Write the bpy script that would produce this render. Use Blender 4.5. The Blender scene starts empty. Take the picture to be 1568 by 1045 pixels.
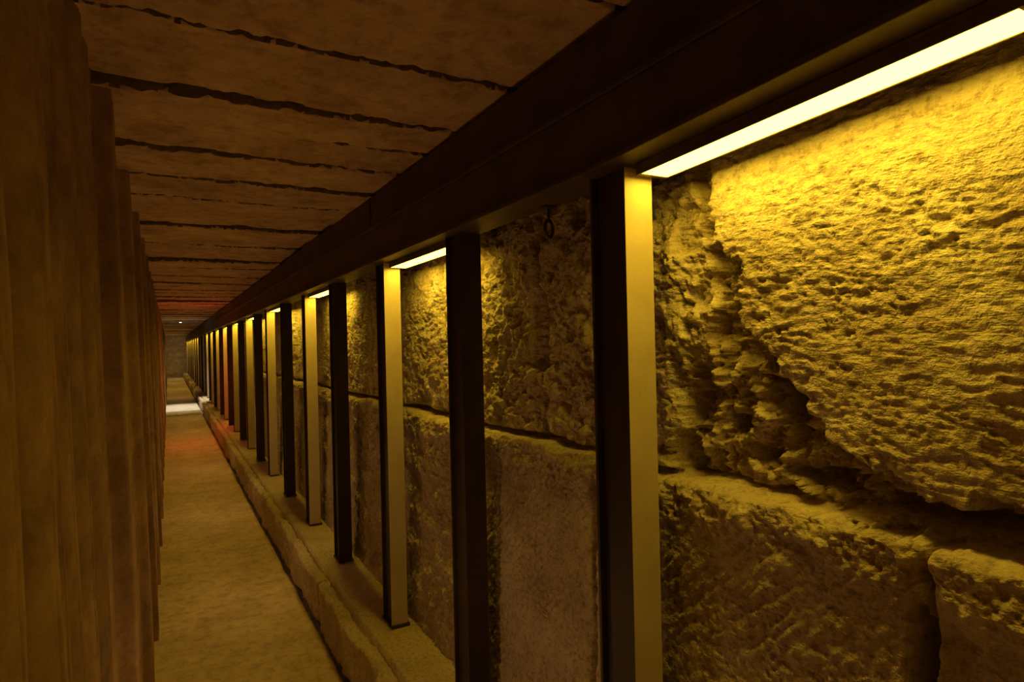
import bpy, math
import numpy as np
from mathutils import Matrix, Vector

rng = np.random.RandomState(7)
EYE = 1.60
ZC = 2.34          # ceiling
XW = 1.08          # right wall plane
YB, YE = -2.0, 40.0
scene = bpy.context.scene
scene.view_settings.view_transform = 'Standard'
scene.view_settings.look = 'None'
scene.view_settings.exposure = 0.0

# ------------------------------------------------------------------ noise
def _h(xi, yi, seed):
    h = (xi.astype(np.int64)*374761393 + yi.astype(np.int64)*668265263 + seed*1442695041) & 0xffffffff
    h = ((h ^ (h >> 13))*1274126177) & 0xffffffff
    h = (h ^ (h >> 16))
    return (h & 0xffffff)/float(0xffffff)
def vn(x, y, seed=0):
    xi = np.floor(x); yi = np.floor(y)
    fx = x-xi; fy = y-yi
    fx = fx*fx*fx*(fx*(fx*6-15)+10); fy = fy*fy*fy*(fy*(fy*6-15)+10)
    a = _h(xi, yi, seed); b = _h(xi+1, yi, seed); c = _h(xi, yi+1, seed); d = _h(xi+1, yi+1, seed)
    return (a*(1-fx)+b*fx)*(1-fy)+(c*(1-fx)+d*fx)*fy
def fbm(x, y, seed=0, o=4, g=0.5):
    s = 0; a = 1; t = 0
    for i in range(o):
        s = s+a*(vn(x, y, seed+i*17)*2-1); t += a; a *= g
        x, y = x*1.62+y*1.22+3.1, y*1.62-x*1.22+1.7
    return s/t
def ridge(x, y, seed=0, o=4, g=0.5):
    s = 0; a = 1; t = 0
    for i in range(o):
        s = s+a*(1-np.abs(vn(x, y, seed+i*17)*2-1)*1.6); t += a; a *= g
        x, y = x*1.62+y*1.22+3.1, y*1.62-x*1.22+1.7
    return s/t
def worley(x, y, seed=0):
    xi = np.floor(x); yi = np.floor(y)
    best = np.full(x.shape, 9.0)
    for i in (-1, 0, 1):
        for j in (-1, 0, 1):
            px = xi+i+_h(xi+i, yi+j, seed); py = yi+j+_h(xi+i, yi+j, seed+5)
            best = np.minimum(best, (px-x)**2+(py-y)**2)
    return np.sqrt(best)
def ss(a, b, x):
    t = np.clip((x-a)/(b-a), 0, 1)
    return t*t*(3-2*t)

# ------------------------------------------------------------------ mesh helpers
def grid_mesh(name, P, mat, smooth=True, flip=False):
    n, m, _ = P.shape
    me = bpy.data.meshes.new(name)
    idx = np.arange(n*m).reshape(n, m)
    q = np.stack([idx[:-1, :-1], idx[1:, :-1], idx[1:, 1:], idx[:-1, 1:]], -1).reshape(-1, 4)
    if flip: q = q[:, ::-1]
    me.vertices.add(n*m); me.vertices.foreach_set("co", P.reshape(-1).astype(np.float32))
    me.loops.add(q.size); me.loops.foreach_set("vertex_index", q.reshape(-1).astype(np.int32))
    me.polygons.add(len(q))
    me.polygons.foreach_set("loop_start", np.arange(0, q.size, 4, dtype=np.int32))
    me.polygons.foreach_set("loop_total", np.full(len(q), 4, dtype=np.int32))
    me.update(calc_edges=True); me.validate()
    me.polygons.foreach_set("use_smooth", np.full(len(q), smooth))
    ob = bpy.data.objects.new(name, me); scene.collection.objects.link(ob)
    me.materials.append(mat)
    return ob

def box(vs, fs, x0, x1, y0, y1, z0, z1):
    b = len(vs)
    vs += [(x0,y0,z0),(x1,y0,z0),(x1,y1,z0),(x0,y1,z0),(x0,y0,z1),(x1,y0,z1),(x1,y1,z1),(x0,y1,z1)]
    fs += [(b,b+3,b+2,b+1),(b+4,b+5,b+6,b+7),(b,b+1,b+5,b+4),(b+1,b+2,b+6,b+5),(b+2,b+3,b+7,b+6),(b+3,b,b+4,b+7)]
def mesh_obj(name, vs, fs, mat, bevel=0.0, parent=None):
    me = bpy.data.meshes.new(name); me.from_pydata(vs, [], fs); me.update()
    ob = bpy.data.objects.new(name, me); scene.collection.objects.link(ob)
    me.materials.append(mat)
    if bevel:
        md = ob.modifiers.new("bevel", 'BEVEL'); md.width = bevel; md.segments = 2; md.limit_method = 'ANGLE'
    if parent: ob.parent = parent
    return ob
def cyl(vs, fs, c, axis, r, l, n=16):
    b = len(vs); ax = Vector(axis).normalized(); u = ax.orthogonal().normalized(); w = ax.cross(u)
    for s in (0, l):
        for i in range(n):
            a = 2*math.pi*i/n
            vs.append(tuple(Vector(c)+ax*s+u*math.cos(a)*r+w*math.sin(a)*r))
    for i in range(n):
        j = (i+1) % n; fs.append((b+i, b+j, b+n+j, b+n+i))
    fs.append(tuple(b+i for i in reversed(range(n)))); fs.append(tuple(b+n+i for i in range(n)))
def torus(vs, fs, c, axis, R, r, n=28, m=10):
    b = len(vs); ax = Vector(axis).normalized(); u = ax.orthogonal().normalized(); w = ax.cross(u)
    for i in range(n):
        a = 2*math.pi*i/n; d = u*math.cos(a)+w*math.sin(a)
        for j in range(m):
            t = 2*math.pi*j/m
            vs.append(tuple(Vector(c)+d*(R+r*math.cos(t))+ax*r*math.sin(t)))
    for i in range(n):
        for j in range(m):
            fs.append((b+i*m+j, b+((i+1)%n)*m+j, b+((i+1)%n)*m+(j+1)%m, b+i*m+(j+1)%m))

# ------------------------------------------------------------------ materials
def new_mat(name):
    m = bpy.data.materials.new(name); m.use_nodes = True
    nt = m.node_tree; nt.nodes.clear()
    out = nt.nodes.new('ShaderNodeOutputMaterial'); p = nt.nodes.new('ShaderNodeBsdfPrincipled')
    nt.links.new(p.outputs[0], out.inputs[0])
    return m, nt, p
def coords(nt, scale=(1,1,1), rot=(0,0,0)):
    tc = nt.nodes.new('ShaderNodeTexCoord'); mp = nt.nodes.new('ShaderNodeMapping')
    mp.inputs['Scale'].default_value = scale; mp.inputs['Rotation'].default_value = rot
    nt.links.new(tc.outputs['Object'], mp.inputs[0]); return mp.outputs[0]
def noise(nt, vec, scale, detail=3, rough=.6):
    n = nt.nodes.new('ShaderNodeTexNoise'); n.inputs['Scale'].default_value = scale
    n.inputs['Detail'].default_value = detail; n.inputs['Roughness'].default_value = rough
    nt.links.new(vec, n.inputs['Vector']); return n.outputs['Fac']
def ramp(nt, fac, stops):
    r = nt.nodes.new('ShaderNodeValToRGB'); e = r.color_ramp.elements
    while len(e) < len(stops): e.new(0.5)
    for i, (p, c) in enumerate(stops): e[i].position = p; e[i].color = (*c, 1)
    nt.links.new(fac, r.inputs[0]); return r.outputs[0]
def bump(nt, h, strength, dist, prev=None):
    b = nt.nodes.new('ShaderNodeBump'); b.inputs['Strength'].default_value = strength; b.inputs['Distance'].default_value = dist
    nt.links.new(h, b.inputs['Height'])
    if prev: nt.links.new(prev, b.inputs['Normal'])
    return b.outputs[0]
def mixc(nt, a, b, fac, mode='MULTIPLY'):
    m = nt.nodes.new('ShaderNodeMix'); m.data_type = 'RGBA'; m.blend_type = mode
    if isinstance(fac, float): m.inputs[0].default_value = fac
    else: nt.links.new(fac, m.inputs[0])
    nt.links.new(a, m.inputs[6]); nt.links.new(b, m.inputs[7]); return m.outputs[2]
def madd(nt, a, b, k):
    m = nt.nodes.new('ShaderNodeMath'); m.operation = 'MULTIPLY_ADD'
    nt.links.new(b, m.inputs[0]); m.inputs[1].default_value = k; nt.links.new(a, m.inputs[2]); return m.outputs[0]

def stone_mat(name, c1, c2, c3, chisel=True):
    m, nt, p = new_mat(name)
    v = coords(nt)
    col = ramp(nt, noise(nt, v, 4.5, 5, .65), [(.3, c1), (.5, c2), (.7, c3)])
    n2 = noise(nt, v, 60, 3, .7)
    col = mixc(nt, col, ramp(nt, n2, [(.33, (.55,.50,.45)), (.52, (1,1,1))]), .8)
    nt.links.new(col, p.inputs['Base Color']); p.inputs['Roughness'].default_value = .95
    p.inputs['Specular IOR Level'].default_value = .1
    h = madd(nt, noise(nt, v, 38, 4, .65), noise(nt, v, 170, 2, .6), .5)
    if chisel:
        h = madd(nt, h, noise(nt, coords(nt, (1, 45, 170), (0.12, 0, 0)), 1.0, 2, .6), .6)
    nt.links.new(bump(nt, h, .65, .011), p.inputs['Normal'])
    return m
M_stone = stone_mat("limestone", (.45,.36,.28), (.60,.505,.42), (.71,.63,.54))
M_ledge = stone_mat("ledge_stone", (.54,.45,.33), (.68,.58,.44), (.76,.68,.54), False)

m, nt, p = new_mat("cast_concrete_ceiling"); v = coords(nt)
c = ramp(nt, noise(nt, v, 3.0, 7, .72), [(.32,(.38,.25,.16)),(.5,(.62,.43,.29)),(.68,(.78,.58,.41))])
c = mixc(nt, c, ramp(nt, noise(nt, v, 14, 5, .75), [(.38,(.6,.55,.5)),(.52,(1,1,1))]), .7)
nt.links.new(c, p.inputs['Base Color']); p.inputs['Roughness'].default_value = .95
nt.links.new(bump(nt, noise(nt, v, 40, 4), .5, .006), p.inputs['Normal']); M_ceil = m

m, nt, p = new_mat("joint_shade"); v = coords(nt)  # dark colour standing in for shade inside the ceiling grooves
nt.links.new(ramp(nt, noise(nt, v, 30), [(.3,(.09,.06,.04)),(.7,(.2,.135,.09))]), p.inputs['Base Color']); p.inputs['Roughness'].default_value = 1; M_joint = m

m, nt, p = new_mat("ribbed_concrete_wall"); v = coords(nt, (1, 1, .7))
c = ramp(nt, noise(nt, v, 7, 6, .72), [(.3,(.22,.135,.09)),(.55,(.38,.245,.165)),(.78,(.54,.37,.26))])
c = mixc(nt, c, ramp(nt, noise(nt, coords(nt), 26, 4, .7), [(.36,(.65,.6,.56)),(.54,(1,1,1))]), .5)
nt.links.new(c, p.inputs['Base Color']); p.inputs['Roughness'].default_value = .9; p.inputs['Specular IOR Level'].default_value = .15
nt.links.new(bump(nt, noise(nt, coords(nt), 45, 4, .65), .4, .005), p.inputs['Normal']); M_left = m

m, nt, p = new_mat("worn_floor"); v = coords(nt)
c = ramp(nt, noise(nt, v, 3, 5, .7), [(.3,(.54,.42,.31)),(.52,(.76,.62,.48)),(.72,(.86,.74,.60))])
c = mixc(nt, c, ramp(nt, noise(nt, coords(nt,(1,1,1)), 16, 5, .75), [(.36,(.6,.55,.5)),(.52,(1,1,1))]), .75)
nt.links.new(c, p.inputs['Base Color']); p.inputs['Roughness'].default_value = .7
nt.links.new(bump(nt, noise(nt, v, 35, 4), .3, .005), p.inputs['Normal']); M_floor = m

m, nt, p = new_mat("brown_steel_beam"); v = coords(nt)
c = ramp(nt, noise(nt, v, 7, 3), [(.3,(.05,.03,.018)),(.7,(.10,.06,.032))])
nt.links.new(c, p.inputs['Base Color']); p.inputs['Roughness'].default_value = .55; M_beam = m

m, nt, p = new_mat("lit_post_face"); v = coords(nt)  # lighter colour for lamp-facing post faces, lamplight put into it
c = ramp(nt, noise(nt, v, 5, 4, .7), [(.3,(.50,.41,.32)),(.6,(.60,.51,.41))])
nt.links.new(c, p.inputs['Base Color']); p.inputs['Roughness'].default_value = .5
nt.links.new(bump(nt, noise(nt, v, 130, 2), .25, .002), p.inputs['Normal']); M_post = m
m, nt, p = new_mat("dark_steel_and_post_shade"); v = coords(nt)  # dark steel; on posts the shade of unlit sides put into colour
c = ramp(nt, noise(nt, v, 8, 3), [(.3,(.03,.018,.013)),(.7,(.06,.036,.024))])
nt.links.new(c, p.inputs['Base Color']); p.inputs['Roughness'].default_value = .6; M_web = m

def emis(name, col, s):
    m, nt, p = new_mat(name)
    p.inputs['Base Color'].default_value = (*col, 1); p.inputs['Emission Color'].default_value = (*col, 1)
    p.inputs['Emission Strength'].default_value = s; return m
M_lamp = emis("lamp_diffuser_glow", (1.0, .65, .034), 20)
M_spot = emis("white_lamp_glow", (1.0, .85, .6), 40)
m, nt, p = new_mat("lamp_housing"); v = coords(nt)
nt.links.new(ramp(nt, noise(nt, v, 20), [(.3,(.12,.08,.05)),(.7,(.16,.11,.07))]), p.inputs['Base Color']); p.inputs['Roughness'].default_value=.4; M_hous = m
m, nt, p = new_mat("white_marble"); v = coords(nt)
nt.links.new(ramp(nt, noise(nt, v, 4), [(.3,(.75,.72,.66)),(.7,(.88,.86,.8))]), p.inputs['Base Color']); p.inputs['Roughness'].default_value=.5; M_marble = m

# ------------------------------------------------------------------ right stone wall
Y = np.concatenate([np.arange(YB, .2, .03), np.arange(.2, 2.2, .0036), np.arange(2.2, 3.2, .005), np.arange(3.2, 5.2, .009), np.arange(5.2, 10, .025), np.arange(10, 24, .08), np.arange(24, YE+.2, .25)])
Z = np.arange(.2, ZC+.06, .0038)
YY, ZZ = np.meshgrid(Y, Z, indexing='ij')
wy = YY+fbm(YY*6, ZZ*6, 3, 3)*.018; wz = ZZ+fbm(YY*5, ZZ*5, 9, 3)*.02
ZJ = 1.265
low = wz < ZJ
up_j = np.array([-1.4, -.3, 1.02, 1.78, 2.62, 3.75, 5.1, 6.3, 7.9, 9.2, 10.8, 12.5, 14, 15.6, 17.5, 19, 21, 23, 25, 27, 29, 31, 34, 37, 40, 43, 60])
lo_j = np.array([-1.0, .57, 1.45, 2.45, 4.2, 5.6, 7.1, 8.4, 10, 11.7, 13.4, 15, 17, 18.6, 20.5, 22, 24, 26, 28, 31, 34, 37, 40, 43, 60])
def jd(y, js):
    i = np.clip(np.searchsorted(js, y), 1, len(js)-1)
    return np.minimum(np.abs(y-js[i-1]), np.abs(js[i]-y)), i
du_, iu = jd(wy, up_j); dl_, il = jd(wy, lo_j)
dv = np.where(low, dl_, du_); sid = np.where(low, il+100, iu)
dh = np.abs(wz-ZJ)
r1 = _h(sid, sid*0, 11); r2 = _h(sid, sid*0, 23)
H = np.where(low, .022, 0.0)+(r1-.5)*.02
H += fbm(YY*1.6, ZZ*1.6, 31, 3)*.014
H += np.where(low, (ZJ-ZZ)*.035, 0)
main = (~low) & (YY < 1.02)
rough = .005+.009*r2
rough = np.where(main, .0022, rough)
rough = np.where((~low) & (YY > 1.02) & (YY < 1.78), .013, rough)
rough = np.where((~low) & (YY > 1.78) & (YY < 2.62), .012, rough)
rough = np.where(low & (YY < 2.45), .0028, rough)
H += fbm(YY*13, ZZ*13, 41, 5, .6)*rough*1.8
H += fbm(YY*75, ZZ*75, 43, 2, .6)*.0018
wx_ = fbm(YY*12, ZZ*12, 5, 3)
wf = fbm(YY*34, ZZ*34, 6, 3, .6)
# ragged chips
c1 = fbm(YY*24, ZZ*30, 51, 5, .62)
m1 = ss(.50, .78, vn(YY*5.5, ZZ*6.5, 77)*.6+vn(YY*14, ZZ*15, 78)*.4)
H -= ss(.12, .42, c1)*.012*np.where(main, .06+.65*m1, np.where(low, .10+.35*m1, .3+m1))
p2 = worley(YY*46+wf*1.2, ZZ*62+wx_, 57)
m2 = ss(.42, .7, vn(YY*8, ZZ*9, 79))
H -= (1-ss(.05, .5, p2))*.0030*(.15+m2)
# chisel strokes
band = vn(YY*7, ZZ*9, 60)
H += fbm(YY*22+ZZ*6, ZZ*130+wx_*3, 61, 2)*.0036*np.where(low, .15, 1)*(.4+band)
a = .75; H += fbm((YY*math.cos(a)+ZZ*math.sin(a))*100, (ZZ*math.cos(a)-YY*math.sin(a))*24, 63, 2)*.0058*np.where(low, 1, .12)*(.4+band)
# joints
er = fbm(YY*11, ZZ*11, 71, 4)
H -= .045*np.exp(-(dv/(.006+.005*er))**2)+.012*(1-ss(0, .03+.03*er, dv))
jl = .010+.014*fbm(YY*4, ZZ*0, 88, 3)
H -= .05*np.exp(-((wz-ZJ-.010)/np.maximum(jl, .003))**2)
H -= .010*(1-ss(0, .03, dh))
# broken lip on lower course
lip = np.exp(-((wz-(ZJ-.05))/.045)**2)
H += lip*(.008+.034*fbm(YY*14, ZZ*18, 91, 5, .65))
# broad eroded fissure beside the first dressed block
path = [(1.04, 2.40), (1.035, 1.93), (.985, 1.78), (.965, 1.60), (.90, 1.47), (.82, 1.37), (.68, 1.305), (.45, 1.285), (0.1, 1.27)]
px = YY+fbm(YY*9, ZZ*9, 13, 5, .65)*.07; pz = ZZ+fbm(YY*9, ZZ*9, 14, 5, .65)*.07
D = np.full(YY.shape, 9.0)
near = (YY > 0) & (YY < 1.6)
for (a0, b0), (a1, b1) in zip(path[:-1], path[1:]):
    vx, vz = a1-a0, b1-b0; L2 = vx*vx+vz*vz
    t = np.clip(((px-a0)*vx+(pz-b0)*vz)/L2, 0, 1)
    D = np.minimum(D, np.hypot(px-a0-t*vx, pz-b0-t*vz))
wid = np.where(ZZ > 1.8, .032, .038+.05*ss(1.8, 1.4, ZZ))
wid = wid*np.where(YY < .75, .6, 1)
car = (1-ss(wid*.80, wid, D))*near*(ZZ > 1.25)
tri = ss(1.62, 1.50, ZZ+.4*np.abs(YY-1.0)+.05*fbm(YY*8, ZZ*8, 19, 4))*ss(.78, .9, YY)*ss(1.25, 1.28, ZZ)*(1-ss(1.12, 1.2, YY))
car2 = np.maximum(car, tri*.75)
rg = ridge(YY*13+er*.8, ZZ*13, 201, 5, .58); rg2 = fbm(YY*32, ZZ*32, 203, 4, .65)
H = H*(1-car2*.6)-car2*.088+car2*(.075*rg+.034*rg2)
# deep hollows
def hollow(y, z, ry, rz, d, s):
    global H
    q = np.hypot((YY-y)/ry, (ZZ-z)/rz)+fbm(YY*20, ZZ*20, s, 4, .6)*.55
    H = H-d*(1-ss(.55, 1.0, q))
hollow(.955, 1.595, .028, .055, .12, 901)
hollow(.855, 1.455, .044, .065, .12, 902)
hollow(1.15, 1.315, .060, .055, .09, 903)
hollow(.775, 1.32, .065, .032, .09, 904)
hollow(.56, 1.30, .12, .026, .09, 905)
hollow(.40, 1.30, .11, .034, .11, 906)
hollow(.995, 1.77, .018, .04, .08, 907)
hollow(1.11, 1.62, .02, .03, .03, 908)
hollow(.575, 1.03, .020, .12, .12, 909)
hollow(.99, 1.40, .035, .025, .06, 910)
hollow(.90, 1.34, .035, .025, .06, 911)
# recessed broken lower corner
H -= ss(.57, .53, YY+er*.02)*ss(1.17, 1.12, ZZ+er*.03)*(YY > -.5)*.045
# pitted face beyond the fissure
pf = (~low)*ss(1.0, 1.06, YY)*(1-ss(2.5, 2.7, YY))
H -= pf*ss(.0, .5, fbm(YY*10, ZZ*10, 301, 5, .6))*.028
H -= ss(.72, .8, vn(YY*9, ZZ*7, 310))*pf*.025
P = np.stack([XW-H, YY, ZZ], -1)
wall_right = grid_mesh("wall_right", P, M_stone, flip=False)

# ------------------------------------------------------------------ ledge
Yl = np.concatenate([np.arange(YB, .6, .03), np.arange(.6, 8, .01), np.arange(8, 20, .04), np.arange(20, YE-.6, .15)])
prof = []
for z in np.linspace(-.0, .215, 14): prof.append((.725, z))
for t in np.linspace(0, 1, 6)[1:]: prof.append((.725+.02*(1-math.cos(t*math.pi/2)), .215+.02*math.sin(t*math.pi/2)))
for x in np.linspace(.752, .785, 6): prof.append((x, .236))
prof += [(.788, .195), (.798, .19), (.806, .205), (.810, .248)]
for x in np.linspace(.816, 1.035, 24): prof.append((x, .25))
pr = np.array(prof)
YYl, K = np.meshgrid(Yl, np.arange(len(pr)), indexing='ij')
X0 = pr[K, 0]; Z0 = pr[K, 1]
isf = (X0 < .79)
xo = fbm(YYl*7, Z0*9, 401, 5, .65)*.03*isf
zo = fbm(YYl*6, X0*20, 411, 5, .6)*.016*np.where(isf, 1, .2)*(Z0 > .1)
brk = np.exp(-((YYl % .83-.4)/.008)**2)
P = np.stack([X0+xo+brk*.02*isf, YYl, Z0+zo-brk*.02*isf], -1)
ledge = grid_mesh("stone_ledge", P, M_ledge, flip=True)

# ------------------------------------------------------------------ floor
Yf = np.concatenate([np.arange(YB, 10, .04), np.arange(10, YE, .3)]); Xf = np.linspace(-.35, .70, 30)
A, B = np.meshgrid(Yf, Xf, indexing='ij')
Zf = fbm(A*1.5, B*3, 501, 3)*.006
P = np.stack([B, A, Zf], -1); P[:, -1, 0] += fbm(Yf*3, Yf*0, 505, 4)*.012
P = np.concatenate([P, P[:, -1:, :]+np.array([0, 0, -.05]), P[:, -1:, :]+np.array([.45, 0, -.05])], 1)
floor = grid_mesh("floor", P, M_floor, flip=True)

# ------------------------------------------------------------------ ceiling planks
Yc = np.concatenate([np.arange(YB, .8, .02), np.arange(.8, 6, .004), np.arange(6, 12, .008), np.arange(12, 20, .02), np.arange(20, YE, .1)]); Xc = np.linspace(-.35, 1.2, 120)
A, B = np.meshgrid(Yc, Xc, indexing='ij')
joints = [-2.5]; y = -2.1
base = [1.10, 1.62, 2.03, 2.32, 2.63, 3.02, 3.42, 3.83]
while y < .9: joints.append(y); y += .46
joints += base; y = 4.24
while y < YE+1: joints.append(y); y += .40+.05*rng.rand()
joints = np.array(joints)
Aw = A+fbm(B*9, A*2, 601, 5, .65)*.005
dj, ij = jd(Aw, joints)
pid = np.searchsorted(joints, Aw)
off = (_h(pid, pid*0, 5)-.5)*.036+(_h(pid, pid*0, 6)-.5)*.03*(B-.3)
gap = np.maximum(.011+.008*fbm(B*9, pid*3.3, 608, 4), .007)*np.where(A > 4, 1.35, 1)
edge = .010*(1-ss(gap, gap+.03, dj))*ss(-.1, .4, fbm(A*14, B*14, 620, 4, .6))
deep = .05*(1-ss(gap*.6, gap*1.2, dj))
Zc_ = ZC+off+deep+edge+fbm(A*5, B*5, 611, 4)*.004+.006*ss(.3, .6, fbm(A*10, B*10, 615, 4, .6))
P = np.stack([B, A, Zc_], -1)
ceiling = grid_mesh("ceiling", P, M_ceil, flip=False)
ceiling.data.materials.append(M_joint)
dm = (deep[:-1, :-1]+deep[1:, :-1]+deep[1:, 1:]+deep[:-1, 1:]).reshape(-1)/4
ceiling.data.polygons.foreach_set("material_index", (dm > .005).astype(np.int32))  # groove faces take the painted shade

# ------------------------------------------------------------------ left wall, ribbed
Yw = np.concatenate([np.arange(YB, .3, .02), np.arange(.3, 7, .0035), np.arange(7, 20, .02), np.arange(20, YE, .1)])
Zw = np.linspace(-.02, ZC+.05, 60)
A, B = np.meshgrid(Yw, Zw, indexing='ij')
ph = A+.006*fbm(A*2, B*2, 701, 4)
k = np.floor(ph/.16); u = ph/.16-k
amp = .030+.022*_h(k, k*0, 720)
rib = amp*np.sqrt(np.clip(1-(2*u-1)**2, 0, 1))
rib -= .006*np.exp(-((u-.45)/.03)**2)
col = np.zeros_like(A)
cols = [2.12, 3.05, 4.02, 4.95, 5.9] + list(np.arange(6.85, YE, .95))
for c in cols:
    col = np.maximum(col, (1-ss(.06, .072, np.abs(A-c))))
X = -.205+rib*(1-col)+col*.078
X += (1-B/ZC)*.055+fbm(A*3, B*1.5, 711, 3)*.006+fbm(A*22, B*9, 715, 3)*.0015
P = np.stack([X, A, B], -1)
wall_left = grid_mesh("wall_left", P, M_left, flip=True)

# ------------------------------------------------------------------ end walls
for nm, y, fl in (("wall_back", YB+.02, False), ("wall_far", YE-.4, True)):
    xs = np.linspace(-.4, 1.2, 60); zs = np.linspace(-.05, ZC+.08, 80)
    A, B = np.meshgrid(xs, zs, indexing='ij')
    P = np.stack([A, y+fbm(A*4, B*4, 801, 4)*(.12 if fl else .01), B], -1)
    grid_mesh(nm, P, M_stone, flip=fl)

# ------------------------------------------------------------------ steel beam (I-profile) + packing course
ZBm = EYE+.385
TILT = .045
def zb(y): return ZBm+max(0, 1.2-y)*TILT
vs, fs = [], []
y0, y1 = YB+.05, YE-.9
def sbox(x0, x1, ya, yb, z0, z1, both=True):
    n = len(vs); box(vs, fs, x0, x1, ya, yb, z0, z1)
    for k in range(n, len(vs)):
        x, y, z = vs[k]
        if both or z < (z0+z1)/2: vs[k] = (x, y, z+zb(y)-ZBm)
for ya, yb in ((y0, 1.2), (1.2, y1)):
    sbox(.855, .985, ya, yb, ZBm, ZBm+.012)
    sbox(.868, .878, ya, yb, ZBm+.012, ZBm+.165, False)
    box(vs, fs, .862, .985, ya, yb, ZBm+.165, ZBm+.177)
mesh_obj("steel_beam", vs, fs, M_beam, .002)
vs, fs = [], []
y = y0
while y < y1-.3:
    L = 2.35+.2*rng.rand(); e = min(y+L, y1)
    dx = rng.rand()*.006
    box(vs, fs, .885+dx, 1.06, y, e-.006, ZBm+.178, ZC-.018); y = e
mesh_obj("timber_header", vs, fs, M_beam, .004)

# ------------------------------------------------------------------ posts
py = [-1.75, -.82, .12, 1.10, 2.00, 2.88, 3.91, 4.83, 5.88, 6.90, 7.90, 8.88]
while py[-1] < YE-2.2: py.append(py[-1]+.98)
def post(i, y):
    e = bpy.data.objects.new("steel_support_post", None); scene.collection.objects.link(e)
    e.location = (.94, y, .262)
    h = zb(y+.13)-.262-.001; w = .04; d = .13
    lampfront = (i % 2 == 1)
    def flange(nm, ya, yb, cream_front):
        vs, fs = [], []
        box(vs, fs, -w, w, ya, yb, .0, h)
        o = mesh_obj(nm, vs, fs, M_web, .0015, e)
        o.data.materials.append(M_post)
        o.data.polygons[2 if cream_front else 4].material_index = 1  # only the lamp-side face is cream, so lit and unlit sides are painted
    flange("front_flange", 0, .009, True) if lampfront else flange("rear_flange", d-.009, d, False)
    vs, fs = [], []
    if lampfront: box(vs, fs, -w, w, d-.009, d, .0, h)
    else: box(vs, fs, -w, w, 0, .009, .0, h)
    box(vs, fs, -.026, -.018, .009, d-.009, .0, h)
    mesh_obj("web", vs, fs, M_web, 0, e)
    vs, fs = [], []
    box(vs, fs, -w-.004, w+.008, -.01, d+.01, -.008, .004)
    mesh_obj("base_plate", vs, fs, M_web, .002, e)
for i, y in enumerate(py): post(i, y)

# ------------------------------------------------------------------ lamps in every second bay
def lamp(ya, yb):
    e = bpy.data.objects.new("strip_light", None); scene.collection.objects.link(e)
    e.location = (.965, ya, zb(ya)-.001)
    L = yb-ya
    e.rotation_euler = (math.atan2(zb(yb)-zb(ya), L), 0, 0)
    vs, fs = [], []
    box(vs, fs, -.042, .042, 0, L, -.008, 0)
    box(vs, fs, -.042, -.038, 0, L, -.026, -.008); box(vs, fs, .038, .042, 0, L, -.026, -.008)
    box(vs, fs, -.038, .038, 0, .012, -.026, -.008); box(vs, fs, -.038, .038, L-.012, L, -.026, -.008)
    mesh_obj("housing", vs, fs, M_hous, .001, e)
    vs, fs = [], []
    box(vs, fs, -.037, .037, .013, L-.013, -.0245, -.010)
    mesh_obj("diffuser", vs, fs, M_lamp, 0, e)
for i in range(0, len(py)-1):
    if i % 2 == 0:
        if 19.5 < py[i] < 22: continue
        ya = py[i]+.145; yb = py[i+1]-.012
        if i == 2: ya = .36
        lamp(ya, yb)

# cable hook ring hung under the beam in the dark bay
e = bpy.data.objects.new("cable_hook", None); scene.collection.objects.link(e); e.location = (.965, 1.52, ZBm)
vs, fs = [], []
torus(vs, fs, (0, 0, -.065), (.6, -1, 0), .024, .005)
cyl(vs, fs, (0, 0, -.042), (0, 0, 1), .004, .040, 10)
mesh_obj("ring", vs, fs, M_web, 0, e)
vs, fs = [], []
box(vs, fs, -.02, .02, -.015, .015, -.006, -.001); mesh_obj("plate", vs, fs, M_web, .001, e)

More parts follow.
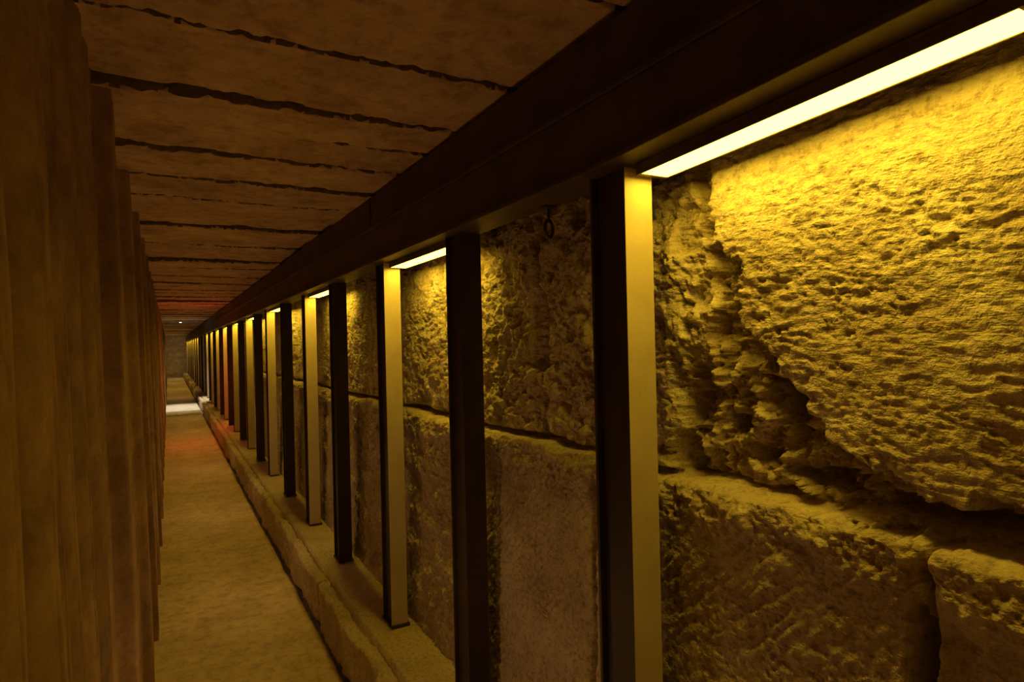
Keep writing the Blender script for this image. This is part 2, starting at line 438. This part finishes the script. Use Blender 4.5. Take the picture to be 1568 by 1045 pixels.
# ------------------------------------------------------------------ marble threshold and its light
vs, fs = [], []
box(vs, fs, -.10, .68, 16.9, 19.9, .008, .035); box(vs, fs, -.10, .68, 17.4, 19.9, .035, .055)
mesh_obj("marble_threshold", vs, fs, M_marble, .006)
def pl(name, loc, col, en, r=.02):
    l = bpy.data.lights.new(name, 'POINT'); l.energy = en; l.color = col; l.shadow_soft_size = r
    o = bpy.data.objects.new(name, l); scene.collection.objects.link(o); o.location = loc
def spot(name, loc, col, en, ang, rot=(0,0,0), r=.02):
    l = bpy.data.lights.new(name, 'SPOT'); l.energy = en; l.color = col; l.shadow_soft_size = r
    l.spot_size = math.radians(ang); l.spot_blend = .6
    o = bpy.data.objects.new(name, l); scene.collection.objects.link(o); o.location = loc; o.rotation_euler = rot
def ceil_lamp(name, x, y, mat, r):
    e = bpy.data.objects.new(name, None); scene.collection.objects.link(e); e.location = (x, y, ZC-.025)
    vs, fs = [], []; cyl(vs, fs, (0, 0, -.03), (0, 0, 1), r*1.25, .03, 24); mesh_obj("canopy", vs, fs, M_web, .002, e)
    vs, fs = [], []; cyl(vs, fs, (0, 0, -.038), (0, 0, 1), r, .008, 24); mesh_obj("bulb", vs, fs, mat, .002, e)
ceil_lamp("ceiling_lamp", .3, 18.5, M_spot, .02)
spot("threshold_light", (.3, 18.5, ZC-.08), (1, .85, .6), 170, 66)
pl("red_warning_light", (.45, 11.8, 1.1), (1, .14, .05), 10)
pl("far_fill", (.3, YE-2.5, 1.3), (1, .75, .3), 10)  # added fill without fixture, brightens the far end
for y in (23, 28, 33): pl("far_fill", (.3, y, 1.0), (1, .58, .18), 4.5)  # added fills without fixtures beyond the threshold
# added warm fill along the walkway, no fixtures
pl("passage_fill", (.50, -.9, 1.0), (1, .54, .18), 1.8, .1)
for y in (1.9, 4.3, 6.7, 9.1, 13.5, 16.0):
    pl("passage_fill", (.40, y, .6), (1, .54, .17), 1.1, .01)
for y in (1.5, 3.0, 4.8, 6.8, 9.2, 11.6, 14.5, 17):
    spot("upward_fill", (.35, y, .05), (1, .52, .18), 2.8, 125, (math.pi, 0, 0), .04)  # added upward fill for ceiling and left wall, no fixture in the floor

# ------------------------------------------------------------------ world + camera
w = bpy.data.worlds.new("world"); scene.world = w; w.use_nodes = True
w.node_tree.nodes['Background'].inputs[0].default_value = (.01, .006, .003, 1)
cam = bpy.data.cameras.new("camera"); co = bpy.data.objects.new("camera", cam); scene.collection.objects.link(co)
cam.lens = 22.0; cam.sensor_width = 36; cam.clip_start = .02
R = Matrix.Rotation(math.radians(-28.8), 4, 'Z') @ Matrix.Rotation(math.radians(90), 4, 'X') @ Matrix.Rotation(math.radians(-1.3), 4, 'Z')
co.matrix_world = Matrix.Translation((0, 0, EYE)) @ R
scene.camera = co
